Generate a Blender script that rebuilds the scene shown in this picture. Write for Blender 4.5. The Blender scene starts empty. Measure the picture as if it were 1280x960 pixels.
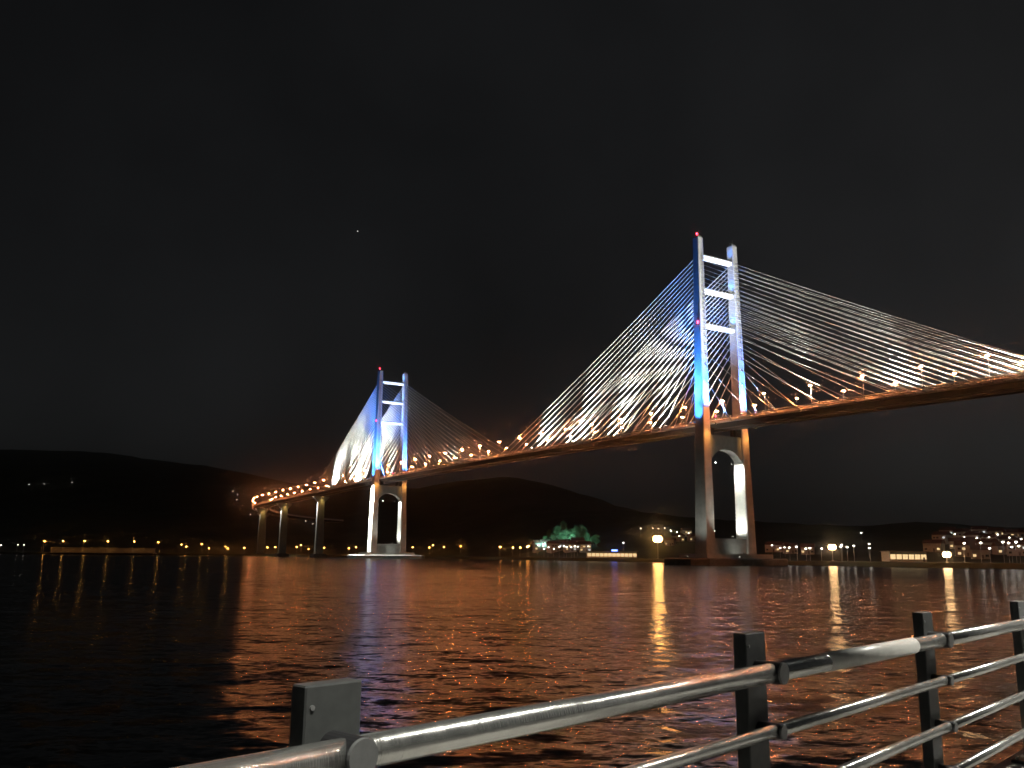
import bpy, math, random
import numpy as np
from mathutils import Vector, Matrix

rnd = random.Random(7)
R = math.radians
sc = bpy.context.scene
col = sc.collection

# ------------------------------------------------------------------ camera
F_PX, PITCH, ROLL, HC = 1096.55, 0.1932, 0.0094, 3.5      # solved from the towers (1280 px wide frame)
cam_d = bpy.data.cameras.new('camera')
cam_d.sensor_fit = 'HORIZONTAL'
cam_d.sensor_width = 36.0
cam_d.lens = F_PX / 1280 * 36.0
cam_d.clip_start = 0.05
cam_d.clip_end = 30000
cam = bpy.data.objects.new('camera', cam_d)
col.objects.link(cam)
cam.matrix_world = Matrix.Translation((0, 0, HC)) @ Matrix.Rotation(math.pi / 2 + PITCH, 4, 'X') @ Matrix.Rotation(ROLL, 4, 'Z')
sc.camera = cam

# ------------------------------------------------------------------ sky, moonlight, exposure
w = bpy.data.worlds.new('World')
sc.world = w
w.use_nodes = True
nt = w.node_tree
nt.nodes.clear()
sky = nt.nodes.new('ShaderNodeTexSky')
sky.sky_type = 'NISHITA'
sky.sun_disc = False
sky.sun_elevation = R(24)
sky.sun_rotation = R(75)
sky.air_density = 1.0
sky.dust_density = 3.0
hsv = nt.nodes.new('ShaderNodeHueSaturation')
hsv.inputs['Saturation'].default_value = 0.20           # town glow on thin cloud: nearly grey
bg = nt.nodes.new('ShaderNodeBackground')
bg.inputs['Strength'].default_value = 0.0025
out = nt.nodes.new('ShaderNodeOutputWorld')
nt.links.new(sky.outputs[0], hsv.inputs['Color'])
ctc = nt.nodes.new('ShaderNodeTexCoord')          # thin uneven cloud lit by the town
cnz = nt.nodes.new('ShaderNodeTexNoise')
cnz.inputs['Scale'].default_value = 2.6
cnz.inputs['Detail'].default_value = 4
cmr = nt.nodes.new('ShaderNodeMapRange')
cmr.inputs['From Min'].default_value = 0.3
cmr.inputs['From Max'].default_value = 0.7
cmr.inputs['To Min'].default_value = 0.7
cmr.inputs['To Max'].default_value = 1.35
cmx = nt.nodes.new('ShaderNodeVectorMath')
cmx.operation = 'SCALE'
nt.links.new(ctc.outputs['Generated'], cnz.inputs['Vector'])
nt.links.new(cnz.outputs['Fac'], cmr.inputs['Value'])
nt.links.new(hsv.outputs[0], cmx.inputs[0])
nt.links.new(cmr.outputs[0], cmx.inputs['Scale'])
nt.links.new(cmx.outputs[0], bg.inputs['Color'])
nt.links.new(bg.outputs[0], out.inputs['Surface'])

sun_d = bpy.data.lights.new('moon', 'SUN')
sun_d.energy = 0.002
sun_d.angle = R(0.5)
sun_d.color = (1.0, 0.96, 0.9)
sun = bpy.data.objects.new('moon', sun_d)
col.objects.link(sun)
sun.rotation_euler = (R(66), 0, R(-75))

sc.view_settings.view_transform = 'Standard'
sc.view_settings.look = 'None'
sc.view_settings.exposure = 0
sc.view_settings.gamma = 1
sc.view_settings.use_curve_mapping = False
sc.render.engine = 'CYCLES'
cy = sc.cycles
cy.use_denoising = True
cy.max_bounces = 6
cy.diffuse_bounces = 2
cy.glossy_bounces = 3
cy.volume_bounces = 0
cy.transmission_bounces = 2
cy.sample_clamp_indirect = 4.0
cy.caustics_reflective = False
cy.caustics_refractive = False
cy.use_light_tree = True

# ------------------------------------------------------------------ pixel helpers (a pixel gives a direction only)
def ray(px, py):
    u, v = px - 640, py - 480
    cr, sr = math.cos(ROLL), math.sin(ROLL)
    u, v = cr * u + sr * v, -sr * u + cr * v
    c, s = math.cos(PITCH), math.sin(PITCH)
    return Vector((u, c * F_PX + s * v, s * F_PX - c * v)) / F_PX

def at(px, py, depth):
    r = ray(px, py)
    return Vector((0, 0, HC)) + r * (depth / r.y)

def horizon_y(px):
    return 694.55 + (px - 638) * math.tan(ROLL)

# ------------------------------------------------------------------ materials
def mat(name, color, rough=0.6, metal=0.0, emis=None, strength=0.0, noise=None, bump=None, spec=0.5):
    m = bpy.data.materials.new(name)
    m.use_nodes = True
    n = m.node_tree
    b = n.nodes['Principled BSDF']
    b.inputs['Base Color'].default_value = (*color, 1)
    b.inputs['Roughness'].default_value = rough
    b.inputs['Metallic'].default_value = metal
    b.inputs['Specular IOR Level'].default_value = spec
    if emis:
        b.inputs['Emission Color'].default_value = (*emis, 1)
        b.inputs['Emission Strength'].default_value = strength
    if noise or bump:
        tc = n.nodes.new('ShaderNodeTexCoord')
        nz = n.nodes.new('ShaderNodeTexNoise')
        nz.inputs['Scale'].default_value = (noise or bump)[0]
        nz.inputs['Detail'].default_value = 6
        n.links.new(tc.outputs['Object'], nz.inputs['Vector'])
        if noise:
            cr = n.nodes.new('ShaderNodeValToRGB')
            k = noise[1]
            cr.color_ramp.elements[0].position = 0.3
            cr.color_ramp.elements[1].position = 0.72
            cr.color_ramp.elements[0].color = (*[c * (1 - k) for c in color], 1)
            cr.color_ramp.elements[1].color = (*[min(1, c * (1 + k)) for c in color], 1)
            n.links.new(nz.outputs['Fac'], cr.inputs['Fac'])
            n.links.new(cr.outputs['Color'], b.inputs['Base Color'])
        if bump:
            bp = n.nodes.new('ShaderNodeBump')
            bp.inputs['Strength'].default_value = bump[1]
            bp.inputs['Distance'].default_value = bump[2]
            n.links.new(nz.outputs['Fac'], bp.inputs['Height'])
            n.links.new(bp.outputs['Normal'], b.inputs['Normal'])
    return m

M = {}
M['concrete'] = mat('concrete', (0.42, 0.41, 0.39), 0.85, noise=(0.35, 0.16), bump=(2.0, 0.4, 0.05))
M['concrete_dark'] = mat('weathered_concrete', (0.22, 0.21, 0.20), 0.9, noise=(0.5, 0.25), bump=(1.0, 0.6, 0.1))
M['deck_paint'] = mat('deck_paint', (0.40, 0.40, 0.38), 0.6, noise=(0.3, 0.1))
M['girder_shaded'] = mat('girder_shaded', (0.05, 0.055, 0.06), 0.6, noise=(0.3, 0.15))  # shade under the deck is put into this dark colour
M['fascia'] = mat('fascia_lit', (0.75, 0.73, 0.70), 0.6, noise=(0.5, 0.1))  # pale tone helps paint the lamplit line along the deck edge
M['asphalt'] = mat('asphalt', (0.05, 0.05, 0.05), 0.9, noise=(2, 0.2))
M['galv'] = mat('galvanised_steel', (0.45, 0.46, 0.46), 0.45, 0.6, noise=(4, 0.12))
M['cable'] = mat('cable_sheath', (0.72, 0.72, 0.70), 0.5)
M['black_metal'] = mat('black_metal', (0.03, 0.03, 0.033), 0.5, 0.3)
M['sodium'] = mat('sodium_lens', (0.8, 0.6, 0.3), 0.4, emis=(1.0, 0.31, 0.10), strength=1800)
M['sodium_dim'] = mat('sodium_lens_dim', (0.8, 0.6, 0.3), 0.4, emis=(1.0, 0.31, 0.10), strength=800)
M['sodium_small'] = mat('sodium_lens_shore', (0.8, 0.6, 0.3), 0.4, emis=(1.0, 0.42, 0.08), strength=75)
M['sodium_wharf'] = mat('sodium_lens_wharf', (0.8, 0.6, 0.3), 0.4, emis=(1.0, 0.42, 0.08), strength=45)
M['mast_orange'] = mat('mast_bloom_orange', (0.8, 0.6, 0.3), 0.4, emis=(1.0, 0.50, 0.14), strength=52)
M['mast_warm'] = mat('mast_bloom_warm', (0.8, 0.7, 0.5), 0.4, emis=(1.0, 0.60, 0.27), strength=32)
M['white_lens'] = mat('white_lens', (0.8, 0.8, 0.8), 0.4, emis=(0.95, 1.0, 0.9), strength=12)
M['shore_white'] = mat('shore_white_lens', (0.8, 0.8, 0.8), 0.4, emis=(1.0, 0.93, 0.78), strength=15)
M['warm_lens'] = mat('warm_lens', (0.8, 0.8, 0.7), 0.4, emis=(1.0, 0.78, 0.25), strength=18)
M['blue_lens'] = mat('blue_lens', (0.2, 0.4, 0.9), 0.4, emis=(0.06, 0.35, 1.0), strength=8)
M['green_lens'] = mat('green_lens', (0.3, 0.9, 0.6), 0.4, emis=(0.45, 1.0, 0.68), strength=25)
M['strip'] = mat('light_strip', (0.8, 0.85, 0.9), 0.4, emis=(0.72, 0.84, 1.0), strength=1.25)
M['red'] = mat('red_beacon', (0.8, 0.05, 0.05), 0.4, emis=(1.0, 0.03, 0.06), strength=22)
M['signal_red'] = mat('signal_red', (0.8, 0.1, 0.1), 0.4, emis=(1.0, 0.10, 0.25), strength=5)
M['signal_green'] = mat('signal_green', (0.1, 0.8, 0.7), 0.4, emis=(0.05, 0.8, 0.7), strength=6)
M['star'] = mat('star', (1, 1, 1), 0.5, emis=(1.0, 0.97, 0.93), strength=0.8)
M['post'] = mat('post_paint', (0.085, 0.09, 0.089), 0.55, 0.0, noise=(30, 0.12), bump=(120, 0.15, 0.002))
M['post_cap'] = mat('bracket_lit_face', (0.15, 0.155, 0.155), 0.5, 0.1, noise=(40, 0.12))
M['stainless'] = mat('stainless_tube', (0.74, 0.75, 0.72), 0.22, 0.7, noise=(25, 0.06), bump=(90, 0.08, 0.001))
M['sleeve'] = mat('white_sleeve', (0.74, 0.74, 0.70), 0.4, 0.0, noise=(18, 0.06))
M['paving'] = mat('paving', (0.20, 0.19, 0.18), 0.9, noise=(3, 0.25), bump=(12, 0.4, 0.01))
M['ground'] = mat('hill_ground', (0.045, 0.055, 0.03), 0.95, noise=(0.02, 0.4), bump=(0.05, 0.8, 4.0))
M['leaf'] = mat('leaf', (0.06, 0.10, 0.04), 0.6, noise=(0.5, 0.4))
M['bark'] = mat('bark', (0.09, 0.07, 0.05), 0.9, noise=(3, 0.3))
M['roof'] = mat('roof_tile', (0.16, 0.09, 0.07), 0.8, noise=(1.5, 0.25))
M['plaster'] = mat('plaster', (0.48, 0.46, 0.42), 0.85, noise=(1.0, 0.12))
M['door'] = mat('door_paint', (0.12, 0.10, 0.09), 0.6)
M['win_warm'] = mat('lit_window_warm', (0.8, 0.7, 0.5), 0.4, emis=(1.0, 0.72, 0.36), strength=1.1)
M['win_white'] = mat('lit_window_white', (0.8, 0.8, 0.8), 0.4, emis=(0.86, 0.95, 1.0), strength=0.9)
M['win_dark'] = mat('dark_window', (0.02, 0.025, 0.03), 0.1)
M['blue_sign'] = mat('blue_sign', (0.1, 0.2, 0.9), 0.4, emis=(0.12, 0.2, 1.0), strength=9)

# circumferentially brushed tube: fine scratches run round the tube
n = M['stainless'].node_tree
b = n.nodes['Principled BSDF']
b.inputs['Roughness'].default_value = 0.17
b.inputs['Metallic'].default_value = 0.88
tc = n.nodes.new('ShaderNodeTexCoord')
mp = n.nodes.new('ShaderNodeMapping')
mp.inputs['Scale'].default_value = (260, 3, 3)
nz = n.nodes.new('ShaderNodeTexNoise')
nz.inputs['Scale'].default_value = 1.0
nz.inputs['Detail'].default_value = 4
bp = n.nodes.new('ShaderNodeBump')
bp.inputs['Strength'].default_value = 1.0
bp.inputs['Distance'].default_value = 0.0016
n.links.new(tc.outputs['Object'], mp.inputs['Vector'])
n.links.new(mp.outputs[0], nz.inputs['Vector'])
n.links.new(nz.outputs['Fac'], bp.inputs['Height'])
n.links.new(bp.outputs['Normal'], b.inputs['Normal'])
sm = n.nodes.new('ShaderNodeTexNoise')
sm.inputs['Scale'].default_value = 22.0
sm.inputs['Detail'].default_value = 6
smr = n.nodes.new('ShaderNodeMapRange')
smr.inputs['From Min'].default_value = 0.35
smr.inputs['From Max'].default_value = 0.7
smr.inputs['To Min'].default_value = 0.17
smr.inputs['To Max'].default_value = 0.27
n.links.new(tc.outputs['Object'], sm.inputs['Vector'])
n.links.new(sm.outputs['Fac'], smr.inputs['Value'])
n.links.new(smr.outputs[0], b.inputs['Roughness'])

# water
wm = bpy.data.materials.new('sea_water')
wm.use_nodes = True
n = wm.node_tree
b = n.nodes['Principled BSDF']
b.inputs['Base Color'].default_value = (0.004, 0.006, 0.006, 1)
b.inputs['Roughness'].default_value = 0.16
b.inputs['IOR'].default_value = 1.333
# ripple normals straight from noise vectors, so that far water keeps its slopes
geo = n.nodes.new('ShaderNodeNewGeometry')
def vmath(op, a, b_=None):
    v = n.nodes.new('ShaderNodeVectorMath')
    v.operation = op
    for k, x in enumerate((a, b_)):
        if x is None:
            continue
        if isinstance(x, tuple):
            v.inputs[k].default_value = x
        else:
            n.links.new(x, v.inputs[k])
    return v.outputs[0]
patch = n.nodes.new('ShaderNodeTexNoise')
patch.inputs['Scale'].default_value = 0.035
patch.inputs['Detail'].default_value = 3
pmap = n.nodes.new('ShaderNodeMapping')
pmap.inputs['Scale'].default_value = (0.45, 1.0, 1.0)
n.links.new(geo.outputs['Position'], pmap.inputs['Vector'])
n.links.new(pmap.outputs[0], patch.inputs['Vector'])
prange = n.nodes.new('ShaderNodeMapRange')
prange.inputs['From Min'].default_value = 0.33
prange.inputs['From Max'].default_value = 0.66
prange.inputs['To Min'].default_value = 0.62
prange.inputs['To Max'].default_value = 1.3
n.links.new(patch.outputs['Fac'], prange.inputs['Value'])
acc = None
for scale, amp, sx in ((0.9, (0.24, 0.42, 0.0), 0.45), (3.4, (0.40, 0.52, 0.0), 0.5), (9.0, (0.28, 0.32, 0.0), 0.6)):
    mp = n.nodes.new('ShaderNodeMapping')
    mp.inputs['Rotation'].default_value = (0, 0, R(8))
    mp.inputs['Scale'].default_value = (sx, 1.0, 1.0)
    n.links.new(geo.outputs['Position'], mp.inputs['Vector'])
    nz = n.nodes.new('ShaderNodeTexNoise')
    nz.inputs['Scale'].default_value = scale
    nz.inputs['Detail'].default_value = 2.5
    nz.inputs['Roughness'].default_value = 0.5
    n.links.new(mp.outputs[0], nz.inputs['Vector'])
    c = vmath('SUBTRACT', nz.outputs['Color'], (0.5, 0.5, 0.5))
    c = vmath('MULTIPLY', c, amp)
    acc = c if acc is None else vmath('ADD', acc, c)
vs_ = n.nodes.new('ShaderNodeVectorMath')
vs_.operation = 'SCALE'
n.links.new(acc, vs_.inputs[0])
n.links.new(prange.outputs[0], vs_.inputs['Scale'])
n.links.new(vmath('NORMALIZE', vmath('ADD', geo.outputs['Normal'], vs_.outputs[0])), b.inputs['Normal'])
M['water'] = wm

# ------------------------------------------------------------------ mesh helpers
class MB:
    def __init__(self):
        self.v, self.f = [], []

    def add(self, vs, fs):
        o = len(self.v)
        self.v += [tuple(p) for p in vs]
        self.f += [tuple(i + o for i in f) for f in fs]
        return self

    def box(self, c, s, m=None):
        x, y, z = s[0] / 2, s[1] / 2, s[2] / 2
        vs = [Vector((a * x, b_ * y, d * z)) for a in (-1, 1) for b_ in (-1, 1) for d in (-1, 1)]
        if m is not None:
            vs = [m @ p for p in vs]
        vs = [p + Vector(c) for p in vs]
        return self.add(vs, [(0, 1, 3, 2), (4, 6, 7, 5), (0, 4, 5, 1), (2, 3, 7, 6), (0, 2, 6, 4), (1, 5, 7, 3)])

    def tube(self, p0, p1, r0, r1=None, n=8, cap=True):
        r1 = r0 if r1 is None else r1
        p0, p1 = Vector(p0), Vector(p1)
        d = (p1 - p0).normalized()
        a = d.orthogonal().normalized()
        b_ = d.cross(a)
        vs = []
        for p, r in ((p0, r0), (p1, r1)):
            for i in range(n):
                t = 2 * math.pi * i / n
                vs.append(p + (a * math.cos(t) + b_ * math.sin(t)) * r)
        fs = [(i, (i + 1) % n, n + (i + 1) % n, n + i) for i in range(n)]
        if cap:
            fs += [tuple(range(n - 1, -1, -1)), tuple(range(n, 2 * n))]
        return self.add(vs, fs)

    def path(self, pts, r, n=6):
        for a, b_ in zip(pts, pts[1:]):
            self.tube(a, b_, r, r, n)
        return self

    def ball(self, c, s, nu=8, nv=5):
        c = Vector(c)
        vs = [c + Vector((0, 0, -s[2]))]
        for j in range(1, nv):
            ph = -math.pi / 2 + math.pi * j / nv
            for i in range(nu):
                t = 2 * math.pi * i / nu
                vs.append(c + Vector((s[0] * math.cos(t) * math.cos(ph), s[1] * math.sin(t) * math.cos(ph), s[2] * math.sin(ph))))
        vs.append(c + Vector((0, 0, s[2])))
        fs = [(0, 1 + (i + 1) % nu, 1 + i) for i in range(nu)]
        for j in range(nv - 2):
            o = 1 + j * nu
            fs += [(o + i, o + (i + 1) % nu, o + nu + (i + 1) % nu, o + nu + i) for i in range(nu)]
        o = 1 + (nv - 2) * nu
        fs += [(o + i, o + (i + 1) % nu, len(vs) - 1) for i in range(nu)]
        return self.add(vs, fs)

    def loft(self, loops, cap=True, closed=True):
        n = len(loops[0])
        vs = [p for l in loops for p in l]
        fs = []
        for k in range(len(loops) - 1):
            for i in range(n if closed else n - 1):
                j = (i + 1) % n
                fs.append((k * n + i, k * n + j, (k + 1) * n + j, (k + 1) * n + i))
        if cap:
            fs += [tuple(range(n - 1, -1, -1)), tuple((len(loops) - 1) * n + i for i in range(n))]
        return self.add(vs, fs)

    def mesh(self, name, m, smooth=False):
        me = bpy.data.meshes.new(name)
        me.from_pydata(self.v, [], self.f)
        me.materials.append(M[m] if isinstance(m, str) else m)
        me.update()
        if smooth:
            me.polygons.foreach_set('use_smooth', [True] * len(me.polygons))
        return me

    def build(self, name, m, parent=None, smooth=False):
        return link(name, self.mesh(name, m, smooth), parent)


def link(name, data, parent=None):
    o = bpy.data.objects.new(name, data)
    col.objects.link(o)
    o.parent = parent
    return o

def tag(o, label=None, cat=None, group=None, kind=None):
    for k, v in (('label', label), ('category', cat), ('group', group), ('kind', kind)):
        if v:
            o[k] = v
    return o

def empty(name, loc, rz=0.0):
    o = bpy.data.objects.new(name, None)
    o.empty_display_size = 0.5
    o.location = loc
    o.rotation_euler = (0, 0, rz)
    col.objects.link(o)
    return o

def copy_tree(o, parent=None):
    c = o.copy()
    col.objects.link(c)
    c.parent = parent
    for ch in o.children:
        copy_tree(ch, c)
    return c

def np_mesh(name, V, Fq, m, smooth=True):
    me = bpy.data.meshes.new(name)
    me.vertices.add(len(V))
    me.vertices.foreach_set('co', V.astype(np.float32).ravel())
    me.loops.add(Fq.size)
    me.loops.foreach_set('vertex_index', Fq.astype(np.int32).ravel())
    me.polygons.add(len(Fq))
    me.polygons.foreach_set('loop_start', np.arange(0, Fq.size, 4, dtype=np.int32))
    me.materials.append(M[m])
    me.update(calc_edges=True)
    me.validate()
    if smooth:
        me.polygons.foreach_set('use_smooth', [True] * len(me.polygons))
    return me

def grid_faces(nr, nc):
    i, j = np.meshgrid(np.arange(nr - 1), np.arange(nc - 1), indexing='ij')
    a = i * nc + j
    return np.stack([a, a + 1, a + nc + 1, a + nc], -1).reshape(-1, 4)

# ------------------------------------------------------------------ terrain
SHORE_PX = [-900, -300, -100, 40, 330, 420, 520, 620, 740, 830, 890, 960, 1000, 1130, 1300, 1600, 2300]
SHORE_D = [1500, 1300, 1100, 1010, 1040, 1060, 980, 760, 650, 575, 525, 480, 455, 405, 365, 300, 240]
RIDGE_PX = [-900, -300, 0, 120, 250, 340, 420, 520, 640, 700, 780, 860, 960, 1050, 1150, 1280, 1700, 2300]
RIDGE_Y = [560, 566, 570, 571, 580, 594, 606, 616, 606, 616, 636, 652, 662, 664, 660, 664, 640, 630]
RIDGE_D = [3600, 3400, 3200, 3100, 2900, 2800, 2600, 2400, 2200, 2100, 1800, 1500, 1250, 1150, 1000, 950, 900, 800]
_rs = np.random.RandomState(3)
_ph = _rs.uniform(0, 6.28, (14, 2))
_kd = _rs.uniform(0, 6.28, 14)

def relief(x, y):
    z = 0
    for i in range(14):
        lam = 26 * 1.42 ** i
        k = 6.283 / lam
        z = z + 0.016 * lam ** 0.9 * np.sin(k * (x * np.cos(_kd[i]) + y * np.sin(_kd[i])) + _ph[i, 0])
    return z

KN = at(706, 690, 800)                       # wooded knoll behind the village

def height(x, y):
    x, y = np.asarray(x, float), np.asarray(y, float)
    px = 640 + F_PX * x / (y * math.cos(PITCH) - 3 * math.sin(PITCH)) * 1.0
    sh = np.interp(px, SHORE_PX, SHORE_D)
    rd = np.interp(px, RIDGE_PX, RIDGE_D)
    ry = np.interp(px, RIDGE_PX, RIDGE_Y)
    hy = 694.55 + (px - 638) * math.tan(ROLL)
    rh = (hy - ry) * rd / F_PX + HC
    t = np.clip((y - sh - 55) / (rd - sh - 55), 0, 1)
    s = t * t * (3 - 2 * t)
    s = 0.45 * s + 0.55 * t ** 1.2
    back = np.clip((y - rd) / 2500, 0, 1)
    z = 2.4 + (rh - 2.4) * s * (1 - 0.5 * back ** 2)
    z = z + relief(x, y) * np.clip((y - sh - 80) / 500, 0, 1) * 0.55
    z = z + 17 * np.exp(-(((x - KN.x) / 26) ** 2 + ((y - KN.y) / 40) ** 2))
    return np.where(y < sh + 1.2, 2.2, np.maximum(z, 2.3))

pxs = np.linspace(-700, 2100, 420)
NT = 190
rows = []
tt = np.linspace(0, 1, NT - 3) ** 1.8
for px in pxs:
    sh = np.interp(px, SHORE_PX, SHORE_D)
    sl = (px - 640) / F_PX * math.cos(PITCH)
    ys = np.concatenate([[sh, sh, sh + 1.5], sh + 4 + tt * (5200 - sh)])
    xs = sl * ys
    zs = height(xs, ys)
    zs[0], zs[1], zs[2] = -3.0, 2.2, 2.3
    ys[1] += 0.6
    rows.append(np.stack([xs, ys, zs], -1))
TV = np.concatenate(rows)
terrain = link('hills', np_mesh('hills', TV, grid_faces(len(pxs), NT), 'ground'))
tag(terrain, 'dark wooded hills and low shore across the bay', kind='structure')

def march(px, py, up=0.0, start=6.0):
    """depth at which the sight line through a pixel meets the terrain plus 'up' metres"""
    sh = float(np.interp(px, SHORE_PX, SHORE_D))
    r = ray(px, py)
    d = sh + start
    while d < 3600:
        p = Vector((0, 0, HC)) + r * (d / r.y)
        g = float(height(p.x, p.y))
        if g + up >= p.z:
            return Vector((p.x, p.y, g))
        d += 6
    return None

# ------------------------------------------------------------------ water
def make_water():
    azs = np.radians(np.linspace(-80, 80, 620))
    rad = 1.6 * (7000 / 1.6) ** np.linspace(0, 1, 620)
    A, Rr = np.meshgrid(azs, rad, indexing='ij')
    X, Y = Rr * np.sin(A), Rr * np.cos(A)
    step = np.maximum(Rr * (math.log(7000 / 1.6) / 620), Rr * (azs[1] - azs[0]))
    rs = np.random.RandomState(11)
    Z = np.zeros_like(X)
    for i in range(34):
        lam = 0.30 * 1.06 ** i
        ang = R(70) + rs.normal(0, 0.6)
        k = 6.283 / lam
        amp = 0.0042 * lam ** 0.9
        fade = np.clip((lam / step - 2.5) / 3.0, 0, 1)
        Z += amp * fade * np.sin(k * (X * math.cos(ang) + Y * math.sin(ang)) + rs.uniform(0, 6.28))
    V = np.stack([X, Y, Z], -1).reshape(-1, 3)
    o = link('water', np_mesh('water', V, grid_faces(620, 620)[:, ::-1], 'water'))
    tag(o, 'dark rippled sea water with lamp reflections', kind='structure')
make_water()

# ------------------------------------------------------------------ lamps and floodlights
def spot(parent, loc, target, color, watts, cone, blend=0.5, soft=0.3):
    d = bpy.data.lights.new('beam', 'SPOT')
    d.energy = watts
    d.color = color
    d.spot_size = R(cone)
    d.spot_blend = blend
    d.shadow_soft_size = 1.2
    o = bpy.data.objects.new('beam', d)
    col.objects.link(o)
    o.parent = parent
    v = Vector(target) - Vector(loc)
    o.location = v.normalized() * 0.9
    o.rotation_euler = v.to_track_quat('-Z', 'Y').to_euler()
    return o

WHITE, BLUE, WARM, GREEN, SODIUM = (0.96, 1.0, 0.88), (0.04, 0.23, 1.0), (1.0, 0.62, 0.16), (0.40, 1.0, 0.95), (1.0, 0.42, 0.08)
LENS = {WHITE: 'white_lens', BLUE: 'blue_lens', WARM: 'warm_lens', GREEN: 'green_lens', SODIUM: 'warm_lens'}

def floodlight(label, loc, target, color, watts, cone, blend=0.5, scale=1.0, group=None):
    loc, target = Vector(loc), Vector(target)
    e = empty('floodlight', loc)
    tag(e, label, 'floodlight', group)
    q = (target - loc).to_track_quat('Z', 'Y').to_matrix()
    k = scale
    MB().box((0, 0, 0), (0.9 * k, 0.7 * k, 0.4 * k), q).box(q @ Vector((0, 0, -0.28 * k)), (0.6 * k, 0.5 * k, 0.16 * k), q).build('housing', 'black_metal', e)
    MB().box(q @ Vector((0, 0, 0.23 * k)), (0.8 * k, 0.6 * k, 0.05 * k), q).build('lens', LENS[color], e)
    MB().box(q @ Vector((0.5 * k, 0, -0.1 * k)), (0.06 * k, 0.16 * k, 0.6 * k), q).box(q @ Vector((-0.5 * k, 0, -0.1 * k)), (0.06 * k, 0.16 * k, 0.6 * k), q).box(q @ Vector((0, 0, -0.43 * k)), (1.06 * k, 0.16 * k, 0.06 * k), q).build('yoke', 'galv', e)
    spot(e, loc, target, color, watts, cone, blend)
    return e

# ------------------------------------------------------------------ the bridge
BX, BY, BAZ = 104.80, 433.34, 0.5581
BM = Matrix.Translation((BX, BY, 0)) @ Matrix.Rotation(BAZ, 4, 'Z')
def bw(t, s, z):
    return BM @ Vector((t, s, z))

CS, CR = 735.0, 330.0          # start and radius of the curved approach
S0, S1 = -300.0, 1120.0
def cl(s):
    """centre line: local position, unit right vector"""
    if s <= CS:
        return Vector((0, s)), Vector((1, 0))
    a = (s - CS) / CR
    return Vector((CR * (1 - math.cos(a)), CS + CR * math.sin(a))), Vector((math.cos(a), -math.sin(a)))
def zd(s):
    if s < 570:
        return 70.3 - 3.2e-5 * (s - 200) ** 2
    return 70.3 - 3.2e-5 * 370 ** 2 - 0.0175 * (s - 570)
def on_deck(s, t, dz):
    p, r = cl(s)
    q = p + r * t
    return Vector((q.x, q.y, zd(s) + dz))

bridge = empty('cable_stayed_bridge', (BX, BY, 0), BAZ)
tag(bridge, 'long cable-stayed bridge with two blue-lit H towers over dark water', 'bridge')

ss = list(np.arange(S0, CS, 10.0)) + list(np.arange(CS, S1 + 1, 7.0))
nose = [(-10.2, 0.0)] + [(-10.2 - 0.75 * math.sin(a), -0.75 + 0.75 * math.cos(a)) for a in np.linspace(0.3, math.pi, 7)] + [(-10.0, -1.5), (-10.0, 0.0)]
prof = [(-10.0, -0.02), (-9.9, -1.5), (-6.5, -3.0)]
prof = prof + [(-t, z) for t, z in reversed(prof)]
deck = MB().loft([[on_deck(s, t, z) for t, z in prof] for s in ss]).build('deck', 'girder_shaded', bridge)
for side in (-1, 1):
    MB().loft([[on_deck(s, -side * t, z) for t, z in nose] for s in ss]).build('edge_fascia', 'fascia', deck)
for side in (-1, 1):
    MB().loft([[on_deck(s, side * 0.3 + side * 4.9 - 4.6, 0.006), on_deck(s, side * 0.3 + side * 4.9 + 4.6, 0.006)] for s in ss], cap=False, closed=False).build('roadway', 'asphalt', deck)
MB().loft([[on_deck(s, -0.3, 0), on_deck(s, -0.22, 0.85), on_deck(s, 0.22, 0.85), on_deck(s, 0.3, 0)] for s in ss]).build('median_barrier', 'concrete', deck)
for side in (-1, 1):
    k = MB()
    k.loft([[on_deck(s, side * 10.5, -0.02), on_deck(s, side * 10.62, 0.35), on_deck(s, side * 10.5, 0.55), on_deck(s, side * 10.2, 0.55), on_deck(s, side * 10.1, -0.02)] for s in ss])
    pr = MB()
    for dz, r in ((0.95, 0.08), (1.3, 0.11)):
        pr.loft([[on_deck(s, side * 10.4 + r * math.cos(a), dz + r * math.sin(a)) for a in np.linspace(0, 2 * math.pi, 7)[:-1]] for s in ss])
    for s in np.arange(-240, 960, 3.5):
        pr.box(on_deck(s, side * 10.4, 0.9), (0.12, 0.12, 0.8))
    kk = k.build('parapet_kerb', 'fascia', bridge)
    pr.build('parapet_rail', 'galv', kk)
# inspection rail under the girder and cross ribs
for t in (-4.2, 4.2):
    MB().loft([[on_deck(s, t + a, -3.0 + b_) for a, b_ in ((-0.15, 0.02), (0.15, 0.02), (0.15, -0.3), (-0.15, -0.3))] for s in ss]).build('girder_rail', 'galv', deck)

def leg_loop(t, s, z, b_, a):
    c = 0.35
    x, y = b_ / 2, a / 2
    return [Vector((t + p, s + q, z)) for p, q in ((-x + c, -y), (x - c, -y), (x, -y + c), (x, y - c), (x - c, y), (-x + c, y), (-x, y - c), (-x, -y + c))]

def lerp(z, pts):
    return float(np.interp(z, [p[0] for p in pts], [p[1] for p in pts]))

ZT = [5.0, 12.5, 49.0, 69.0, 118.0, 164.0]
def off(z): return lerp(z, [(5, 13.9), (69, 13.0), (164, 12.1)])
def wb(z): return lerp(z, [(5, 5.9), (69, 4.6), (164, 3.5)])
def wa(z): return lerp(z, [(5, 8.2), (69, 6.4), (164, 4.3)])

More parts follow.
